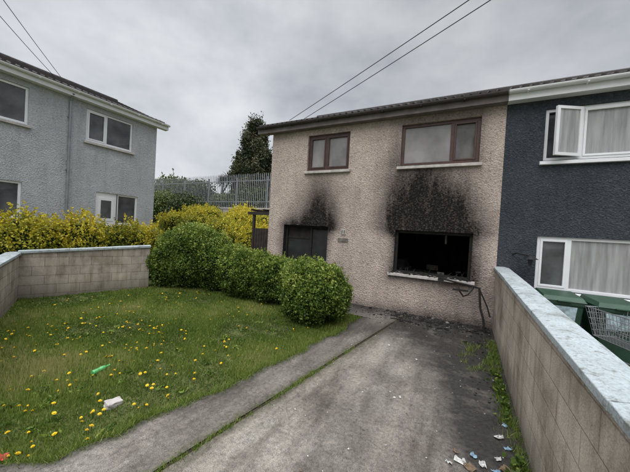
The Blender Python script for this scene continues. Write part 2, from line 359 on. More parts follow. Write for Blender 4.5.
tufts('lawn_edge_grass',pts,.02,.07,16,.024)
pts=[(-.74-abs(rng.normal())*.06,yy) for yy in np.concatenate([rng.uniform(-4.8,-2.6,45),rng.uniform(-2.3,-.9,40)])]+[(-1.0+rng.normal()*.15,rng.uniform(-2.4,-1.3)) for i in range(30)]
tufts('wall_base_weeds',pts,.02,.10,26,.03)
yy=rng.uniform(-4.8,-1.2,900); keep=np.array([mnoise.noise(Vector((q*1.7,5,0)))>-.02 for q in yy])
P=np.array([(-.76-abs(rng.normal())*.06,q,SL*q+.03+rng.random()*.06) for q in yy[keep]])
leafcloud('broadleaf_weeds',P,.034,rng.normal(size=len(P))*.25+.45,L_HEDGE)
m=MB(); cnt=0
while cnt<290:
    if rng.random()<.66: x,y=rng.uniform(-8.5,-4.2),rng.uniform(-6.4,-3.7)
    else: x,y=rng.uniform(-10,-3.6),rng.uniform(-5,-1.6)
    if not inlawn(np.array(x),np.array(y)): continue
    cl=mnoise.noise(Vector((x*.9,y*.9,3)))
    if cl<-.05 and rng.random()<.6: continue
    cnt+=1; z=SL*y; hh=rng.uniform(.035,.085); r=rng.uniform(.011,.024); tx,ty=rng.normal()*.4,rng.normal()*.4
    m.tube((x,y,z),(x,y,z+hh),.0022,1,4)
    N=Vector((tx,ty,1)).normalized(); u=N.orthogonal().normalized(); w_=N.cross(u); C=Vector((x,y,z+hh))
    for lay,(rr,dz) in enumerate(((1,0),(.75,.005),(.45,.009))):
        k=11; pts=[]
        for i in range(2*k):
            t=math.pi*i/k+lay*.2; q=r*rr*(1 if i%2 else .72); pts.append(C+u*math.cos(t)*q+w_*math.sin(t)*q+N*(dz+.004*(i%2)))
        m.poly(pts,0)
m.build('dandelions',[YEL,L_GRASS])
P=[];T=[]
for i in range(150):
    x,y=rng.uniform(-9.5,-4),rng.uniform(-6.4,-1.5)
    if not inlawn(np.array(x),np.array(y)): continue
    tt=rng.random()*.5+.3
    for k in range(28):
        a=rng.uniform(0,6.28); q=rng.uniform(.01,.075); P.append((x+q*math.cos(a),y+q*math.sin(a),SL*y+.02+rng.random()*.025)); T.append(tt+rng.normal()*.1)
leafcloud('lawn_weed_leaves',np.array(P),.024,np.array(T),L_HEDGE,None,2.2)

# ------------------------------------------------------------ windows
def window(parent,x0,x1,z0,z1,mull,mat,glass,yf=.06,fw=.055,name='window',sashes=(),sillm=None,sillx=.06,skip=()):
    m=MB(); dpt=.06
    m.box(x0,x1,yf,yf+dpt,z0,z0+fw,0); m.box(x0,x1,yf,yf+dpt,z1-fw,z1,0)
    m.box(x0,x0+fw,yf,yf+dpt,z0+fw,z1-fw,0); m.box(x1-fw,x1,yf,yf+dpt,z0+fw,z1-fw,0)
    xs=[x0+fw]
    for q in mull:
        m.box(q-fw*.5,q+fw*.5,yf,yf+dpt,z0+fw,z1-fw,0); xs+=[q-fw*.5,q+fw*.5]
    xs.append(x1-fw)
    for i in range(0,len(xs),2):
        a,b=xs[i],xs[i+1]; zt=z1-fw
        if i//2 in sashes:
            s=.04
            m.box(a,b,yf-.012,yf+.03,z0+fw,z0+fw+s,0); m.box(a,b,yf-.012,yf+.03,zt-s,zt,0)
            m.box(a,a+s,yf-.012,yf+.03,z0+fw+s,zt-s,0); m.box(b-s,b,yf-.012,yf+.03,z0+fw+s,zt-s,0)
    m.build(name+'_frame',[mat],parent,.004)
    g=MB(); gm=glass if isinstance(glass,list) else [glass]
    for i in range(0,len(xs),2):
        yy=yf+.035 if i//2 not in skip else yf+.09
        g.poly([(xs[i],yy,z0+fw),(xs[i+1],yy,z0+fw),(xs[i+1],yy,z1-fw),(xs[i],yy,z1-fw)],min(i//2,len(gm)-1))
    g.build(name+'_glass',gm,parent)
    if sillm:
        s=MB(); s.hexa([(x0-sillx,-.07,z0-.09),(x1+sillx,-.07,z0-.09),(x1+sillx,.058,z0-.09),(x0-sillx,.058,z0-.09),(x0-sillx,-.07,z0-.025),(x1+sillx,-.07,z0-.025),(x1+sillx,.058,z0-.001),(x0-sillx,.058,z0-.001)],0)
        s.build(name+'_sill',[sillm],parent,.006)
def facade(parent,name,x0,x1,z0,z1,openings,mat,sootf=None,step=.06,depth=.12,mats=None):
    cx=[x0,x1]+[o[0] for o in openings]+[o[1] for o in openings]; cz=[z0,z1]+[o[2] for o in openings]+[o[3] for o in openings]
    def fill(c):
        c=sorted(set(c)); out=[]
        for a,b in zip(c[:-1],c[1:]):
            k=max(1,int(round((b-a)/step))); out+=list(np.linspace(a,b,k,endpoint=False))
        return np.array(out+[c[-1]])
    xs=fill(cx); zs=fill(cz); X,Z=np.meshgrid(xs,zs); V=np.stack([X.ravel(),0*X.ravel(),Z.ravel()],1)
    idx=np.arange(X.size).reshape(X.shape)
    F=np.stack([idx[:-1,:-1],idx[:-1,1:],idx[1:,1:],idx[1:,:-1]],-1)
    mx=(xs[:-1]+xs[1:])/2; mz=(zs[:-1]+zs[1:])/2; MX,MZ=np.meshgrid(mx,mz); keep=np.ones(MX.shape,bool)
    for o in openings: keep&=~((MX>o[0])&(MX<o[1])&(MZ>o[2])&(MZ<o[3]))
    F=F[keep]
    s=sootf(V[:,0],V[:,2]) if sootf else np.zeros(len(V))
    arrmesh(name,V,F,[mat],attrs={'soot':s},parent=parent)
    r=MB()
    for o in openings:
        a,b,c,d=o[:4]; e=o[4] if len(o)>4 else depth; mi=o[5] if len(o)>5 else 0
        r.poly([(a,0,c),(a,e,c),(a,e,d),(a,0,d)],mi); r.poly([(b,0,c),(b,0,d),(b,e,d),(b,e,c)],mi)
        r.poly([(a,0,d),(a,e,d),(b,e,d),(b,0,d)],mi); r.poly([(a,0,c),(b,0,c),(b,e,c),(a,e,c)],mi)
    r.build('window_reveals',mats or [mat],parent)
def shell(parent,x0,x1,D,H,sidem,roofm,ov=.2,ol=.3,orr=.0,pitch=27,fm=FASC,gm=GUTB,soff=None,zl=4.83):
    tp=math.tan(math.radians(pitch)); rtop=zl+.14+tp*(D/2+ov)
    m=MB()
    m.poly([(x0,0,-.5),(x0,0,H),(x0,D/2,rtop),(x0,D,H),(x0,D,-.5)],0)
    m.poly([(x1,0,-.5),(x1,D,-.5),(x1,D,H),(x1,D/2,rtop),(x1,0,H)],0)
    m.poly([(x0,D,-.5),(x0,D,H),(x1,D,H),(x1,D,-.5)],0)
    m.build('gable_and_back_walls',[sidem],parent)
    zt=zl+.20
    X0=x0-ol; X1=x1+orr; R=MB()
    n=14
    for sgn in(0,1):
        for i in range(n):
            f0=i/n; f1=(i+1)/n; half=D/2+ov
            def P(f,x,up): 
                yy=-ov-.03+(half+.03)*f; zz=zt+tp*(yy+ov)+up
                if sgn: yy=D-yy
                return (x,yy,zz)
            up0=.03; up1=.008
            R.hexa([P(f0,X0,up0-.03),P(f0,X1,up0-.03),P(f1,X1,up1-.03),P(f1,X0,up1-.03),P(f0,X0,up0),P(f0,X1,up0),P(f1,X1,up1),P(f1,X0,up1)],0)
    xx=X0+.05
    while xx<X1-.1:
        R.tube((xx,-ov-.05,zt+.012),(xx,-ov+.25,zt+.012+tp*.30),.035,0,6); xx+=.17
    rz=zt+tp*(D/2+ov); R.tube((X0,D/2,rz+.0),(X1,D/2,rz+.0),.09,0,10)
    R.build('roof',[roofm],parent)
    g=MB(); g.box(X0,X1,-ov,-ov+.025,zl,zt,0); g.box(X0,X1,-ov+.025,.0-.002,zl+.0,zl+.02,2)
    if ol>.05:
        g.hexa([(X0-.02,-ov,zl),(X0,-ov,zl),(X0,D/2,rz-.2),(X0-.02,D/2,rz-.2),(X0-.02,-ov,zt),(X0,-ov,zt),(X0,D/2,rz),(X0-.02,D/2,rz)],0)
    n=10; k=len(g.v); r=.058
    for xx in (X0-.02,X1):
        for i in range(n+1):
            t=math.pi+math.pi*i/n; g.v.append((xx,-ov-.062+r*math.cos(t),zt-.02+r*math.sin(t)))
    for i in range(n): g.f.append((k+i,k+i+1,k+n+1+i+1,k+n+1+i)); g.m.append(1)
    g.f.append(tuple(k+i for i in range(n+1))); g.m.append(1); g.f.append(tuple(k+n+1+i for i in range(n+1))); g.m.append(1)
    xx=X0+.3
    while xx<X1: g.box(xx,xx+.025,-ov-.125,-ov-.0,zt-.085,zt-.075,1); xx+=.9
    g.build('fascia_and_gutter',[fm,gm,soff or fm],parent)

# ------------------------------------------------------------ burnt house
H=empty('burnt_house')
WL,WR=-6.80,-.695
def soot(x,z):
    up=np.clip(z-2.0,0,9); on=1/(1+np.exp(-(z-1.96)/.06))
    P=np.stack([x,0*x,z],1); wv=wob(P*np.array([1,1,.5]),3.2,61)*.12; x=x+wv
    s=1.9*np.exp(-np.abs((x+2.08)/.95)**2.6)*np.exp(-(up/.66)**1.3)*on
    s+=1.55*np.exp(-((x+2.42)/(.50+.10*up))**2)*np.exp(-(up/1.5)**2.4)*on
    s+=.32*np.exp(-((x+2.25)/1.05)**2)*np.exp(-(up/1.7)**2)*on
    s+=.50*np.exp(-((x+1.38)/.28)**2)*np.exp(-(up/1.35)**2)*on
    dx=np.maximum(np.abs(x+2.02)-.86,0); dz=np.maximum(np.abs(z-1.53)-.53,0)
    s+=.9*np.exp(-(np.hypot(dx,dz)/.15)**1.1)
    s+=1.6*np.exp(-np.abs((x+5.3)/.72)**2.6)*np.exp(-(up/.38)**1.2)*on
    s+=1.2*np.exp(-((x+5.02)/.38)**2)*np.exp(-(up/1.05)**1.8)*on
    s+=.24*np.exp(-((x+5.05)/.7)**2)*np.exp(-(up/1.5)**2)*on
    dx=np.maximum(np.abs(x+5.48)-.74,0); dz=np.maximum(z-2.06,0); s+=.5*np.exp(-(np.hypot(dx,dz)/.12)**1.2)
    dx=np.maximum(np.abs(x+2.0)-.87,0); dz=np.maximum(np.abs(z-4.16)-.51,0)
    s+=.26*np.exp(-(np.hypot(dx,dz)/.20)**1.6)*(z>3.6)
    s+=.18*np.exp(-((z-4.95)/.25)**2)*np.exp(-((x+2.0)/1.5)**2)
    s+=.4*np.exp(-(z/.22)**2)*np.exp(-((x+1.7)/1.6)**2)+.22*np.exp(-(z/.16)**2)
    s+=.22*np.exp(-((x+1.3)/.9)**2)*np.exp(-((z-.55)/.5)**2)
    s=np.clip(s,0,9)
    return np.clip(1.04*(1-np.exp(-1.8*np.maximum(s-.03,0))),0,1)
ops=[(-6.22,-4.74,.0,2.06,.22,1),(-5.53,-4.23,3.65,4.67),(-2.87,-1.15,3.65,4.67),(-2.88,-1.17,1.0,2.06,.28,1)]
facade(H,'front_wall',WL,WR,-.5,4.95,ops,PINK,soot,.055,.14,mats=[PINK,CHAR])
shell(H,WL,WR,7.2,4.95,PINK,TILE,ol=.42,orr=-.0,pitch=24.6)
window(H,-5.53,-4.23,3.65,4.67,[-4.95],BROWN,GL_MID,.07,.07,'small_bedroom_window',(0,1),SILL)
window(H,-2.87,-1.15,3.65,4.67,[-1.72],BROWN,[GL_MID,GL_SMK],.07,.075,'large_bedroom_window',(1,),SILL)
m=MB(); m.hexa([(-3.0,-.08,.92),(-1.08,-.08,.92),(-1.08,.1,.92),(-3.0,.1,.92),(-3.0,-.08,.985),(-1.08,-.08,.985),(-1.08,.1,.998),(-3.0,.1,.998)],0)
m.build('window_sill',[SILL],H,.008)
m=MB()
m.box(-2.88,-2.82,.1,.17,1.0,2.06); m.box(-1.23,-1.17,.1,.17,1.0,2.06); m.box(-2.82,-1.23,.1,.17,1.99,2.06); m.box(-2.82,-1.23,.1,.17,1.0,1.045)
m.box(-1.74,-1.70,.11,.16,1.78,1.99)
for i in range(22):
    x=rng.uniform(-2.8,-1.25); m.tube((x,.13,1.04),(x+rng.normal()*.05,.13+rng.normal()*.03,1.04+rng.uniform(.02,.13)),.012,0,5,.003)
m.build('charred_window_frame',[CHAR],H,.006)
m=MB()
for i in range(130):
    x=rng.uniform(-2.95,-1.12); s=rng.uniform(.01,.045); T=Matrix.Translation((x,rng.uniform(-.06,.08),.995+s*.3))@Matrix.Rotation(rng.uniform(0,3),4,'Z')@Matrix.Rotation(rng.uniform(-.5,.5),4,'X')
    m.box(-s,s,-s*.5,s*.5,-s*.3,s*.3,int(rng.random()<.25),T)
m.build('sill_debris',[CHAR,ASH],H)
m=MB(); a,b,c,d,e,f=-4.4,-.8,.28,4.2,.05,2.4
P=lambda x,y,z:(x,y,z)
m.poly([P(a,d,e),P(b,d,e),P(b,d,f),P(a,d,f)]); m.poly([P(a,c,e),P(a,d,e),P(a,d,f),P(a,c,f)]); m.poly([P(b,c,e),P(b,c,f),P(b,d,f),P(b,d,e)])
m.poly([P(a,c,e),P(b,c,e),P(b,d,e),P(a,d,e)]); m.poly([P(a,c,f),P(a,d,f),P(b,d,f),P(b,c,f)])
m.poly([P(a,c,e),P(-2.88,c,e),P(-2.88,c,f),P(a,c,f)]); m.poly([P(-1.17,c,e),P(b,c,e),P(b,c,f),P(-1.17,c,f)]); m.poly([P(-2.88,c,e),P(-1.17,c,e),P(-1.17,c,1.0),P(-2.88,c,1.0)]); m.poly([P(-2.88,c,2.06),P(-1.17,c,2.06),P(-1.17,c,f),P(-2.88,c,f)])
m.box(-3.0,-1.9,1.0,1.7,.05,.95); m.box(-3.0,-2.8,1.0,1.7,.95,1.25); 
for i in range(110):
    s=rng.uniform(.04,.16); T=Matrix.Translation((rng.uniform(-3.4,-1.),rng.uniform(.6,2.6),.3+rng.random()*.75))@Matrix.Rotation(rng.uniform(0,3),4,'Z')@Matrix.Rotation(rng.uniform(-.8,.8),4,'X')
    m.box(-s,s,-s*.4,s*.4,-s*.3,s*.3,int(rng.random()<.14),T)
for i in range(5):
    x=rng.uniform(-3.2,-1.3); m.tube((x,rng.uniform(1.2,2.6),2.38),(x+rng.normal()*.5,rng.uniform(1.2,2.6),rng.uniform(1.3,1.9)),.02,0,5)
m.build('burnt_room_interior',[CHAR2,ASH],H)
m=MB(); yb=.14
m.box(-6.22,-4.74,yb+.07,yb+.08,.0,2.06,1)
m.box(-6.22,-6.16,yb,yb+.07,0,2.06); m.box(-4.80,-4.74,yb,yb+.07,0,2.06); m.box(-6.16,-4.80,yb,yb+.07,2.0,2.06); m.box(-5.38,-5.31,yb,yb+.07,0,2.0)
m.box(-6.16,-5.38,yb+.03,yb+.06,1.66,1.71)
m.box(-5.30,-4.81,yb+.03,yb+.05,.03,.95,2); m.box(-5.30,-4.81,yb+.03,yb+.05,.96,1.95,2)
m.box(-6.15,-5.39,yb+.03,yb+.05,.03,.8,2); m.box(-6.15,-5.39,yb+.045,yb+.055,.8,1.66,2)
BO=simple('smoked_panel',(.014,.015,.014),.6,.8,3)
m.build('burnt_front_door',[CHAR,CHAR2,BO],H,.005)
m=MB(); m.box(-4.33,-4.20,-.02,-.001,1.86,2.0,0); m.box(-4.42,-4.12,-.018,-.001,1.66,1.76,1); m.build('house_number_plaque',[SILL,ASH],H,.003)
m=MB(); m.tube((-4.3,-.022,1.88),(-4.3,-.022,1.98),.010,0,6); m.tube((-4.24,-.022,1.88),(-4.24,-.022,1.98),.010,0,6); m.build('house_numerals',[BLACK],H)

e=empty('burnt_window_frame_remains')
m=MB()
m.path([(-1.75,-.12,1.0),(-1.45,-.22,.96),(-1.12,-.3,.93),(-.98,-.33,.9)],.024,0,6)
m.path([(-1.0,-.33,.92),(-.96,-.37,.5),(-.90,-.42,.30),(-.86,-.45,0)],.024,0,6)
m.path([(-1.42,-.2,.97),(-1.36,-.3,.78),(-1.28,-.3,.68)],.018,0,6)
m.path([(-1.0,-.33,.9),(-.84,-.36,.55),(-.78,-.42,.35)],.016,0,6)
m.path([(-1.3,-.28,.68),(-1.2,-.34,.74),(-1.1,-.3,.9)],.014,0,6)
m.box(-1.5,-1.2,-.36,-.33,.80,.84); m.box(-1.82,-1.70,-.16,-.1,.94,1.02)
m.build('charred_bars',[CHAR],e,.003)
m=MB()
for i in range(1250):
    x=-1.75+rng.normal()*.9; y=-.03-abs(rng.normal())*.45; 
    if i>1150: x=-.78-abs(rng.normal())*.25; y=rng.uniform(-3.2,-.3)
    if x>-.75 or x<-4.3: continue
    s=rng.uniform(.004,.017) if rng.random()<.95 else rng.uniform(.022,.05)
    T=Matrix.Translation((x,y,SL*y+.03+s*.3))@Matrix.Rotation(rng.uniform(0,3),4,'Z')@Matrix.Rotation(rng.uniform(-.5,.5),4,'X')
    m.box(-s,s,-s*.5,s*.6,-s*.3,s*.3,int(rng.random()<.07),T)
for i in range(12):
    x=rng.uniform(-2.8,-1.0);y=rng.uniform(-.8,-.15);a=rng.uniform(-.6,.6);L=rng.uniform(.1,.3)
    m.tube((x,y,.03),(x+L*math.cos(a),y+L*math.sin(a),.04),.012,0,5)
m.build('charred_debris',[CHAR,ASH])

# ------------------------------------------------------------ right neighbour
N=empty('dark_neighbour_house')
x0,x1=WR+.002,5.6
ops=[(-.02,1.75,3.60,4.64),(-.02,1.75,1.0,2.07),(3.0,3.95,0,2.07),(2.6,4.4,3.6,4.64)]
facade(N,'front_wall',x0,x1,-.5,4.95,ops,NAVY,None,.5,.1)
shell(N,x0,x1,7.2,4.95,NAVY,TILE,ol=.0,orr=.3,fm=WHITE,gm=WHITE,pitch=24.6)
window(N,-.02,1.75,3.60,4.64,[.56],WHITE,[GL_DARK,GL_NET],.04,.06,'bedroom_window',(1,),WHITE,skip=(0,))
window(N,-.02,1.75,1.0,2.07,[.50],WHITE,[GL_DARK,GL_NET],.04,.06,'living_room_window',(0,),WHITE)
window(N,2.6,4.4,3.6,4.64,[3.5],WHITE,GL_NET,.04,.06,'second_bedroom_window',(1,),WHITE)
window(N,3.0,3.95,0,2.07,[],WHITE,GL_DARK,.04,.09,'front_door',(0,),None)
T=Matrix.Translation((.53,.02,0))@Matrix.Rotation(math.radians(28),4,'Z')
m=MB(); w_=.50; za,zb=3.65,4.60; s=.055
m.box(-w_,0,-.05,0,za,za+s,0,T); m.box(-w_,0,-.05,0,zb-s,zb,0,T); m.box(-w_,-w_+s,-.05,0,za+s,zb-s,0,T); m.box(-s,0,-.05,0,za+s,zb-s,0,T)
m.box(-w_+s,-s,-.03,-.02,za+s,zb-s,1,T); m.build('open_casement',[WHITE,GL_NET],N)
m=MB()
m.tube((-.42,0,1.66),(-.36,-.14,1.70),.014,0,6); m.tube((-.36,-.14,1.70),(-.16,-.30,1.66),.014,0,6); m.tube((-.16,-.30,1.60),(-.16,-.30,1.67),.13,0,14,.03); m.tube((-.16,-.30,1.60),(-.16,-.30,1.47),.045,0,10,.03)
m.build('wall_lamp',[BLACK],N)

# ------------------------------------------------------------ left neighbour
LH=empty('grey_neighbour_house',(-12.24,-.26,.75),math.radians(90))
ops=[(-2.34,-.90,3.65,4.67),(-5.15,-3.70,3.65,4.67),(-5.2,-3.78,1.05,2.06),(-1.99,-1.33,0,2.06),(-1.33,-.62,1.0,2.06)]
facade(LH,'front_wall',-12,0,-.9,4.95,ops,GREYP,None,.5,.1)
shell(LH,-12,0,7.2,4.95,GREYP,TILE,ol=0,orr=.35,fm=WHITE,gm=WHITE,pitch=22.3)
window(LH,-2.34,-.90,3.65,4.67,[-1.75],WHITE,GL_DARK,.04,.06,'bedroom_window',(0,),SILL)
window(LH,-5.15,-3.70,3.65,4.67,[-4.5],WHITE,GL_DARK,.04,.06,'second_bedroom_window',(0,),SILL)
window(LH,-5.2,-3.78,1.05,2.06,[-4.5],WHITE,GL_DARK,.04,.06,'living_room_window',(0,),SILL)
window(LH,-1.33,-.62,1.0,2.06,[],WHITE,GL_DARK,.04,.06,'hall_window',(),SILL)
m=MB(); m.box(-1.99,-1.33,.04,.1,0,2.06,0); m.box(-1.90,-1.42,.03,.041,.25,.95,0); m.box(-1.90,-1.42,.03,.041,1.1,1.9,0); m.box(-1.82,-1.50,.024,.031,1.2,1.8,1); m.build('front_door',[WHITE,GL_DARK],LH,.004)
m=MB(); m.tube((-2.78,-.05,0),(-2.78,-.05,4.7),.034,0,10); m.tube((-2.78,-.05,4.7),(-2.78,-.2,4.9),.034,0,10)
for z in(1,2.6,4.2): m.box(-2.83,-2.73,-.06,-.001,z,z+.03)
m.build('downpipe',[GALV],LH)

# ------------------------------------------------------------ walls
def wall(name,p0,p1,b0,b1,t0,t1,th=.2,mat=BLOCK,cth=.07,cw=.27):
    p0=Vector(p0);p1=Vector(p1); L=(p1-p0).length; a=math.atan2(p1.y-p0.y,p1.x-p0.x)
    e=empty(name,(p0.x,p0.y,0),a)
    m=MB(); h=th/2
    m.hexa([(0,-h,b0),(L,-h,b1),(L,h,b1),(0,h,b0),(0,-h,t0-cth),(L,-h,t1-cth),(L,h,t1-cth),(0,h,t0-cth)])
    m.build('blockwork',[mat],e)
    m=MB(); c=cw/2; k=max(1,int(round(L/.9)))
    for i in range(k):
        f0=i/k;f1=(i+1)/k; xa=L*f0+(.002 if i else -.02); xb=L*f1-.002+(.022 if i==k-1 else 0); za=t0+(t1-t0)*f0; zb=t0+(t1-t0)*f1; j=rng.normal()*.002; c_=c+rng.normal()*.002
        m.hexa([(xa,-c_,za-cth+.001),(xb,-c_,zb-cth+.001),(xb,c_,zb-cth+.001),(xa,c_,za-cth+.001),(xa,-c_,za-.015+j),(xb,-c_,zb-.015+j),(xb,c_,zb-.015+j),(xa,c_,za-.015+j)])
        m.hexa([(xa,-c_+.0005,za-.0152+j),(xb,-c_+.0005,zb-.0152+j),(xb,c_-.0005,zb-.0152+j),(xa,c_-.0005,za-.0152+j),(xa,-c*.35,za+j),(xb,-c*.35,zb+j),(xb,c*.35,zb+j),(xa,c*.35,za+j)])
    m.build('coping',[COPE],e,.005)
    return e
wall('driveway_block_wall',(-.60,-9.2),(-.60,-.01),SL*-9.2-.3,-.3,1.38+SL*-9.2,1.38)
wall('garden_block_wall',(-10.66,-4.50),(-9.60,-2.02),-.4,-.3,1.06,1.22,mat=BLOCK2)
wall('garden_block_wall',(-5.8,-6.77),(-10.66,-4.60),-.5,-.4,.98,1.03,mat=BLOCK2)
m=MB(); m.box(-27,-11,8,8.25,1.2,3.15); m.box(-27,-11,7.97,8.28,3.15,3.25,1); m.build('boundary_wall',[PLAIN,SILL])
m=MB(); x=-27.
while x<-10.5:
    z_=3.27; h=2.25+rng.normal()*.01
    m.hexa([(x,8.10,z_),(x+.05,8.1,z_),(x+.05,8.11,z_),(x,8.11,z_),(x,8.1,z_+h),(x+.05,8.1,z_+h),(x+.05,8.11,z_+h),(x,8.11,z_+h)])
    m.hexa([(x,8.1,z_+h),(x+.05,8.1,z_+h),(x+.05,8.11,z_+h),(x,8.11,z_+h),(x+.02,8.1,z_+h+.1),(x+.03,8.1,z_+h+.1),(x+.03,8.11,z_+h+.1),(x+.02,8.11,z_+h+.1)])
    x+=.165
for z in (3.65,5.1): m.box(-27,-10.5,8.112,8.15,z,z+.05)
x=-27
while x<-10: m.box(x,x+.1,8.152,8.22,2.9,5.4); x+=2.75
m.build('palisade_fence',[GALV])
m=MB()
for x in(-7.75,-6.89): m.box(x,x+.08,.35,.43,0,2.35)
m.box(-7.95,-6.81,.33,.45,2.35,2.45); m.box(-7.95,-6.81,.6,.7,2.40,2.478); m.box(-7.95,-6.81,1.6,1.7,2.40,2.478); m.box(-7.95,-6.81,2.6,2.7,2.4,2.478)
for x in(-7.75,-6.89): m.box(x,x+.08,2.6,2.68,0,2.4)
for x in(-7.8,-7.3,-6.95): m.box(x,x+.06,.3,2.9,2.48,2.54)
x=-7.66
while x<-6.98: m.box(x,x+.09,.37,.39,.1,1.9); x+=.105
m.box(-7.66,-6.90,.391,.42,.3,.4); m.box(-7.66,-6.90,.391,.42,1.2,1.3)
m.build('side_pergola_gate',[simple('dark_timber',(.03,.024,.02),.85,.4,9)])

# ------------------------------------------------------------ hedges
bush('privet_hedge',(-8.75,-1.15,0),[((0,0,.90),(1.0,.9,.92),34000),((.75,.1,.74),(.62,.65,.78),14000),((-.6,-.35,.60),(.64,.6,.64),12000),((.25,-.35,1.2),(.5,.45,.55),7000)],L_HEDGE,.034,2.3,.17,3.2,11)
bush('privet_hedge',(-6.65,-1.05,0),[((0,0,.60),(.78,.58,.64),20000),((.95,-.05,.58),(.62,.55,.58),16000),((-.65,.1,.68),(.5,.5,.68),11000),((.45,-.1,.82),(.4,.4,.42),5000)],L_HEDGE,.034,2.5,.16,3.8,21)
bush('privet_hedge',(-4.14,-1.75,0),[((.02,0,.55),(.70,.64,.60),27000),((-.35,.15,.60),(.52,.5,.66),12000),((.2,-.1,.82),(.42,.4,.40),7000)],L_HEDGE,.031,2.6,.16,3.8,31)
def mass(name,specs,mat,size,lump=.22,k=3,sh=0,hl=(.1,.35),tb=-.06):
    e=empty(name); Ps=[];Ts=[]
    for i,(c,r,n) in enumerate(specs):
        P,t,d=bush_points(c,r,n,2.1,lump,k,40+i,.35,-.9); t=t+.16*rng.normal()+tb; Ps.append(P);Ts.append(t); core('inner_foliage',c,r,2.1,e,lump,k,40+i,.72)
        if sh:
            up=d[:,2]>.1; P2,t2=shoots(P[up],t[up],sh,hl[0],hl[1],14,i); Ps.append(P2);Ts.append(t2)
    leafcloud('leaves',np.concatenate(Ps),size,np.concatenate(Ts),mat,e)
    return e
sp=[]
for (x,y,r,z) in [(-10.95,-6.1,.6,1.15),(-11.2,-5.3,.65,1.55),(-11.35,-4.5,.7,1.85),(-11.4,-3.8,.7,1.7),(-11.3,-3.0,.75,1.9),(-11.15,-2.2,.7,1.65),(-11.1,-1.4,.75,1.75),(-10.9,-.5,.7,1.5),(-11.3,.5,.7,1.55)]:
    sp.append(((x,y,z*.5),(r*.8,r,z*.5+.05),8000))
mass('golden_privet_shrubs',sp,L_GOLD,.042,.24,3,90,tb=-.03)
sp=[]
for (x,y,r,z) in [(-13.2,2.8,1.0,1.9),(-11.6,2.9,1.0,1.75),(-10.2,2.4,.9,1.5),(-9.0,2.2,.85,1.45),(-12,4.6,1.1,2.2),(-14.6,4.4,1.1,2.4),(-10.3,4.6,1.1,2.1),(-13.4,6.3,1.2,2.7),(-16.5,5.6,1.2,2.6),(-15.2,3.2,1.1,2.1)]:
    sp.append(((x,y,z-.35),(r,r,.85),6000))
mass('golden_shrubs',sp,L_GOLD,.055,.24,3,70,tb=-.03)
sp=[((-7.6,4.2,1.6),(1.1,1.1,1.1),7000),((-9.2,6.0,2.0),(1.4,1.1,1.0),7000),((-19.2,6.4,2.7),(1.5,1.1,1.3),7000),((-21.8,6.6,2.8),(1.6,1.1,1.4),6000),((-17.3,6.9,2.4),(1.1,.8,.9),4000)]
mass('green_shrubs',sp,L_SHRUB,.07,.24,3,40)
sp=[((-26,11,4.3),(2.2,1.6,1.8),6000),((-23.5,11,4.2),(2.,1.6,1.7),6000),((-20.5,11.5,3.6),(1.8,1.5,1.1),6000),((-17.5,12,3.8),(1.8,1.5,1.3),6000),((-29,12,4.5),(2.5,1.6,2.0),6000)]
mass('background_shrubs',sp,L_SHRUB,.13,.28,3,25,(.2,.7))
def conifer(name,c,h,r,n,seed=3):
    e=empty(name,c); m=MB(); m.tube((0,0,-.3),(0,0,h*.9),.22,0,9,.04)
    for i in range(26):
        z=h*rng.uniform(.1,.85); a=rng.uniform(0,6.28); L=r*.7*(1-z/h*.6); m.tube((0,0,z),(L*math.cos(a),L*math.sin(a),z+L*.5),.05,0,5,.01)
    m.build('trunk',[BARK],e)
    Ps=[];Ts=[]; N_=150
    for i in range(N_):
        f=rng.random()**.8; z=h*(.08+.88*f); rad=r*min(1,.65+.5*math.sin(min(1,f*1.25)*math.pi))*(1-.5*f**3)
        a=rng.uniform(0,6.28); q=rad*rng.uniform(.35,1)
        cc=np.array([q*math.cos(a),q*math.sin(a),z]); s=rng.uniform(.25,.6)
        k=n//N_; d=rng.normal(size=(k,3))*np.array([s*.4,s*.4,s*.9])
        Ps.append(cc+d); Ts.append(.45+rng.normal()*.2+rng.normal(size=k)*.15+.14*d[:,2]/s)
    leafcloud('crown',np.concatenate(Ps),.11,np.concatenate(Ts),L_DARK,e,2.4)
conifer('cypress_tree',(-19.4,14,2.2),9.6,2.4,64000)
e=empty('cordyline_tree',(-22.3,13,2.2)); m=MB(); m.tube((0,0,0),(0,0,3.6),.13,0,8,.09); m.tube((0,0,2.8),(.7,.1,3.9),.08,0,8,.06); m.build('trunk',[BARK],e)
V=[];T=[]
for c,k in (((0,0,3.9),190),((.75,.1,4.2),160)):
    for i in range(k):
        d=Vector(rng.normal(size=3)); d.z=abs(d.z)*.9+.05 if rng.random()<.75 else -.3; d.normalize(); L=rng.uniform(.7,1.2); s=d.cross(Vector((0,0,1))).normalized()*.04
        c_=Vector(c); V+= [c_-s,c_+s,c_+d*L*.6+s*.8,c_+d*L*.6-s*.8, c_+d*L*.6-s*.8,c_+d*L*.6+s*.8,c_+d*L+Vector((0,0,-.15))+s*.05,c_+d*L+Vector((0,0,-.15))]; T+= [rng.random()*.8]*8
V=np.array([v_[:] for v_ in V]); arrmesh('fronds',V,np.arange(len(V)).reshape(-1,4),[L_DARK],np.array(T),e)

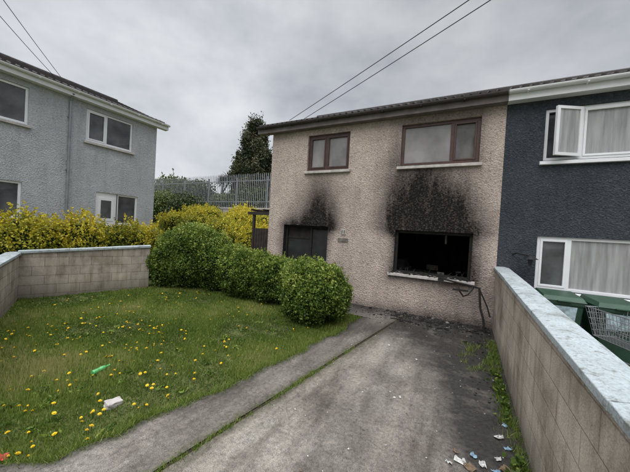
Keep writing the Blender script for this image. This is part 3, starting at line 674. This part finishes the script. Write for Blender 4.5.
# ------------------------------------------------------------ bins, cart
def bin_(loc,rz=0):
    e=empty('wheelie_bin',loc,rz); m=MB()
    m.hexa([(-.22,-.26,.06),(.22,-.26,.06),(.22,.24,.06),(-.22,.24,.06),(-.28,-.34,.96),(.28,-.34,.96),(.28,.34,.96),(-.28,.34,.96)],0)
    m.box(-.30,.30,-.36,.36,.90,.965,0); m.build('body',[GREENB],e,.015)
    m=MB(); m.hexa([(-.31,-.38,.97),(.31,-.38,.97),(.31,.34,.97),(-.31,.34,.97),(-.27,-.30,1.045),(.27,-.30,1.045),(.27,.34,1.07),(-.27,.34,1.07)],0)
    m.box(-.1,.1,-.42,-.38,.965,.985,0); m.tube((-.25,.4,1.02),(.25,.4,1.02),.017,0,8); m.box(-.25,-.21,.34,.4,.99,1.03);m.box(.21,.25,.34,.4,.99,1.03); m.build('lid',[GREENL],e,.012)
    m=MB()
    for x in(-.27,.23): m.tube((x,.27,.1),(x+.045,.27,.1),.1,0,16)
    m.tube((-.25,.27,.1),(.25,.27,.1),.012,0,6); m.build('wheels',[RUBBER],e)
    m=MB(); m.hexa([(-.17,-.318,.62),(.17,-.318,.62),(.17,-.30,.62),(-.17,-.30,.62),(-.19,-.345,.88),(.19,-.345,.88),(.19,-.32,.88),(-.19,-.32,.88)],0); m.build('label',[LABEL],e)
bin_((.26,-.48,-.03)); bin_((.95,-.55,-.04),.08)
e=empty('shopping_trolley',(.90,-1.32,-.02),math.radians(200)); m=MB(); r=.005
def rect(z,hx,y0,y1): return [(-hx,y0,z),(hx,y0,z),(hx,y1,z),(-hx,y1,z),(-hx,y0,z)]
B0=rect(.50,.17,-.38,.36);T0=rect(.95,.26,-.45,.42)
m.path(T0,.008); m.path(B0,.006)
def L3(a,b,t): return tuple(a[i]+(b[i]-a[i])*t for i in range(3))
for k in range(4):
    for i in range(15): m.tube(L3(B0[k],B0[k+1],i/14),L3(T0[k],T0[k+1],i/14),r*.7,0,5)
for t in (.2,.4,.6,.8): m.path([L3(B0[k],T0[k],t) for k in range(5)],r*.8,0,5)
for i in range(10): m.tube(L3(B0[0],B0[1],i/9),L3(B0[3],B0[2],i/9),r*.7,0,5)
for s in(-1,1):
    m.path([(s*.2,.44,1.03),(s*.24,.42,.95),(s*.2,.40,.5),(s*.24,.3,.15),(s*.2,-.45,.14)],.012,0,7)
    m.tube((s*.24,.3,.15),(s*.24,.3,.08),.012,0,6); m.tube((s*.2,-.42,.14),(s*.2,-.42,.08),.012,0,6)
m.tube((-.24,.3,.16),(.24,.3,.16),.01,0,6)
m.build('wire_basket',[CHROME],e)
m=MB(); m.tube((-.25,.47,1.04),(.25,.47,1.04),.018,0,10); m.build('handle',[RED],e)
m=MB()
for x,y in((-.24,.3),(.24,.3),(-.2,-.42),(.2,-.42)): m.tube((x-.015,y,.06),(x+.015,y,.06),.055,0,14)
m.build('castors',[RUBBER],e)

# ------------------------------------------------------------ litter, bottle, stone
def crumple(m,x,y,s,mi,seed):
    r=np.random.default_rng(seed); n=5; g=[]; A=r.uniform(0,3.1); ca,sa=math.cos(A),math.sin(A); asp=r.uniform(.4,1.1)
    for i in range(n):
        for j in range(n):
            u=(i/(n-1)-.5)*s*2+r.normal()*s*.2; w=(j/(n-1)-.5)*s*2*asp+r.normal()*s*.15
            g.append((x+u*ca-w*sa,y+u*sa+w*ca,SL*y+.036+abs(r.normal())*s*.35))
    for i in range(n-1):
        for j in range(n-1):
            m.poly([g[i*n+j],g[(i+1)*n+j],g[(i+1)*n+j+1],g[i*n+j+1]],mi)
PAP=simple('pale_litter',(.50,.50,.48),.6,.35,25); PBL=simple('blue_litter',(.2,.30,.38),.5,.4,30); BRL=simple('brown_litter',(.16,.11,.07),.8,.3,20); RDL=simple('red_litter',(.4,.05,.03),.7,.3,20)
m=MB(); k=0
for (x,y,s,mi) in [(-1.92,-3.68,.022,0),(-1.98,-3.72,.014,0),(-.92,-3.85,.042,0),(-.85,-3.98,.035,1),(-1.26,-4.38,.045,0),(-1.18,-4.42,.04,2),(-1.08,-4.32,.035,0),(-.98,-4.36,.03,1),(-.9,-4.3,.04,2),(-.82,-4.42,.045,0),(-1.35,-4.45,.03,0),(-.95,-4.18,.025,0),(-.8,-4.15,.03,2),(-.84,-3.6,.025,1),(-1.9,-2.5,.018,0),(-2.4,-2.2,.015,0),(-.8,-3.3,.025,0),(-.85,-2.6,.025,0),(-4.62,-6.36,.04,3),(-1.15,-4.25,.025,1),(-1.0,-4.45,.035,0),(-.78,-3.1,.03,0),(-1.05,-4.5,.03,2),(-1.3,-4.28,.02,2)]:
    crumple(m,x,y,s,mi,k); k+=1
for i in range(300):
    x,y=rng.uniform(-3.2,-.75),rng.uniform(-6,-.5); crumple(m,x,y,rng.uniform(.003,.008),int(rng.choice([0,2,2,2])),k); k+=1
m.build('litter',[PAP,PBL,BRL,RDL])
m,nt,b=newmat('green_bottle_plastic'); GB=m; b.inputs['Base Color'].default_value=(.09,.40,.13,1); b.inputs['Roughness'].default_value=.15; b.inputs['Coat Weight'].default_value=.5
prof=[(0,.0),(.03,.0),(.034,.01),(.033,.05),(.030,.09),(.034,.13),(.030,.16),(.013,.20),(.013,.225),(.016,.226),(.016,.24),(0,.24)]
m=MB()
for (r0,z0_),(r1,z1) in zip(prof[:-1],prof[1:]):
    for i in range(16):
        a,b_=2*math.pi*i/16,2*math.pi*(i+1)/16
        m.poly([(r0*math.cos(a),r0*math.sin(a),z0_),(r0*math.cos(b_),r0*math.sin(b_),z0_),(r1*math.cos(b_),r1*math.sin(b_),z1),(r1*math.cos(a),r1*math.sin(a),z1)])
m.build('plastic_bottle',[GB],None,0,False,(-5.45,-5.33,SL*-5.3+.06),(math.radians(90),0,math.radians(-165)))
bm=bmesh.new(); bmesh.ops.create_cube(bm,size=1); bmesh.ops.subdivide_edges(bm,edges=bm.edges,cuts=3,use_grid_fill=True)
for v_ in bm.verts:
    v_.co=Vector((v_.co.x*.15,v_.co.y*.10,v_.co.z*.075))*(1+.22*mnoise.noise(v_.co*3))
me=bpy.data.meshes.new('stone'); bm.to_mesh(me); bm.free(); me.materials.append(SILL); o=bpy.data.objects.new('stone',me); o.location=(-4.63,-5.5,SL*-5.5+.035); o.rotation_euler=(.1,.1,1.5); COL.objects.link(o)
mo=o.modifiers.new('b','BEVEL'); mo.width=.008

# ------------------------------------------------------------ cables
def cable(name,a,b,sag=.2,r=.008):
    m=MB(); a=Vector(a);b=Vector(b); pts=[]
    for i in range(25):
        t=i/24; p=a.lerp(b,t); p.z-=sag*4*t*(1-t); pts.append(p)
    m.path(pts,r,0,5); m.build(name,[BLACK])
cable('overhead_cable',(-6.1,-.2,5.12),(8.75,-7.85,6.30),.1)
cable('overhead_cable',(-5.6,-.2,5.10),(8.85,-7.65,6.35),.1)
cable('overhead_cable',(-13.5,-2.7,6.4),(-1,-11.5,6.9),.2)
cable('overhead_cable',(-13.5,-2.9,6.4),(-1.4,-11.8,6.9),.35)
def pole(x,y):
    e=empty('utility_pole',(x,y,-.3)); m=MB(); m.tube((0,0,0),(0,0,8.2),.14,0,12,.1); m.tube((-.15,0,7.2),(.15,0,7.2),.03,0,6); m.build('post',[BARK],e)
pole(8.8,-7.8); pole(-1.2,-11.7)

# ------------------------------------------------------------ light
EL,AZ=math.radians(53),math.radians(180)
W=bpy.data.worlds.new('World'); S.world=W; W.use_nodes=True; nt=W.node_tree; nt.nodes.clear()
out=nt.nodes.new('ShaderNodeOutputWorld'); bg=nt.nodes.new('ShaderNodeBackground'); nt.links.new(bg.outputs[0],out.inputs[0])
sky=nt.nodes.new('ShaderNodeTexSky'); sky.sky_type='NISHITA'; sky.sun_disc=False; sky.sun_elevation=EL; sky.sun_rotation=AZ
tc=nt.nodes.new('ShaderNodeTexCoord'); mp=nt.nodes.new('ShaderNodeMapping'); mp.inputs['Scale'].default_value=(1,1,1.7); mp.inputs['Location'].default_value=(.3,.1,.4); nt.links.new(tc.outputs['Generated'],mp.inputs[0])
n1=noise(nt,mp.outputs[0],1.9,5,.56)
cl=ramp(nt,n1,[(.34,(.46,.48,.525)),(.46,(.62,.64,.68)),(.6,(.79,.81,.84)),(.7,(.88,.895,.91))])
sp=nt.nodes.new('ShaderNodeSeparateXYZ'); nt.links.new(tc.outputs['Generated'],sp.inputs[0])
mr=nt.nodes.new('ShaderNodeMapRange'); mr.inputs[1].default_value=.64; mr.inputs[2].default_value=1.; mr.inputs[3].default_value=1.; mr.inputs[4].default_value=6.2; nt.links.new(sp.outputs[2],mr.inputs[0])
dv=nt.nodes.new('ShaderNodeVectorMath'); dv.operation='DOT_PRODUCT'; dv.inputs[1].default_value=(.02,.80,.60); nt.links.new(tc.outputs['Generated'],dv.inputs[0])
dk=nt.nodes.new('ShaderNodeMapRange'); dk.inputs[1].default_value=.80; dk.inputs[2].default_value=1.; dk.inputs[3].default_value=1.; dk.inputs[4].default_value=.76; nt.links.new(dv.outputs['Value'],dk.inputs[0])
gain=math_(nt,'MULTIPLY',mr.outputs[0],dk.outputs[0])
vm=nt.nodes.new('ShaderNodeVectorMath'); vm.operation='SCALE'; nt.links.new(cl,vm.inputs[0]); nt.links.new(gain,vm.inputs['Scale'])
sk=nt.nodes.new('ShaderNodeVectorMath'); sk.operation='SCALE'; sk.inputs['Scale'].default_value=.1; nt.links.new(sky.outputs[0],sk.inputs[0])
mx=mixc(nt,.9,sk.outputs[0],vm.outputs[0]); nt.links.new(mx,bg.inputs[0]); bg.inputs[1].default_value=1.0
sd=bpy.data.lights.new('sun','SUN'); sd.energy=1.5; sd.angle=math.radians(45); sd.color=(1,.97,.93)
so=bpy.data.objects.new('sun',sd); COL.objects.link(so)
dirv=Vector((-.05,.75,-1.0)).normalized(); so.rotation_euler=dirv.to_track_quat('-Z','Y').to_euler()

# ------------------------------------------------------------ camera
yaw,pitch,roll=-.4811,.0178,.0567
f=Vector((math.sin(yaw)*math.cos(pitch),math.cos(yaw)*math.cos(pitch),-math.sin(pitch))); r=Vector((math.cos(yaw),-math.sin(yaw),0)); u=r.cross(f)
R=r*math.cos(roll)+u*math.sin(roll); U=-r*math.sin(roll)+u*math.cos(roll)
cd=bpy.data.cameras.new('camera'); cd.sensor_width=36; cd.lens=285.5365/630*36; cd.clip_end=2000; cd.clip_start=.05
co=bpy.data.objects.new('camera',cd); COL.objects.link(co)
M=Matrix((R,U,-f)).transposed().to_4x4(); M.translation=(-1.3419,-7.2679,1.9164); co.matrix_world=M
S.camera=co
S.view_settings.view_transform='Standard'; S.view_settings.look='None'; S.view_settings.exposure=0
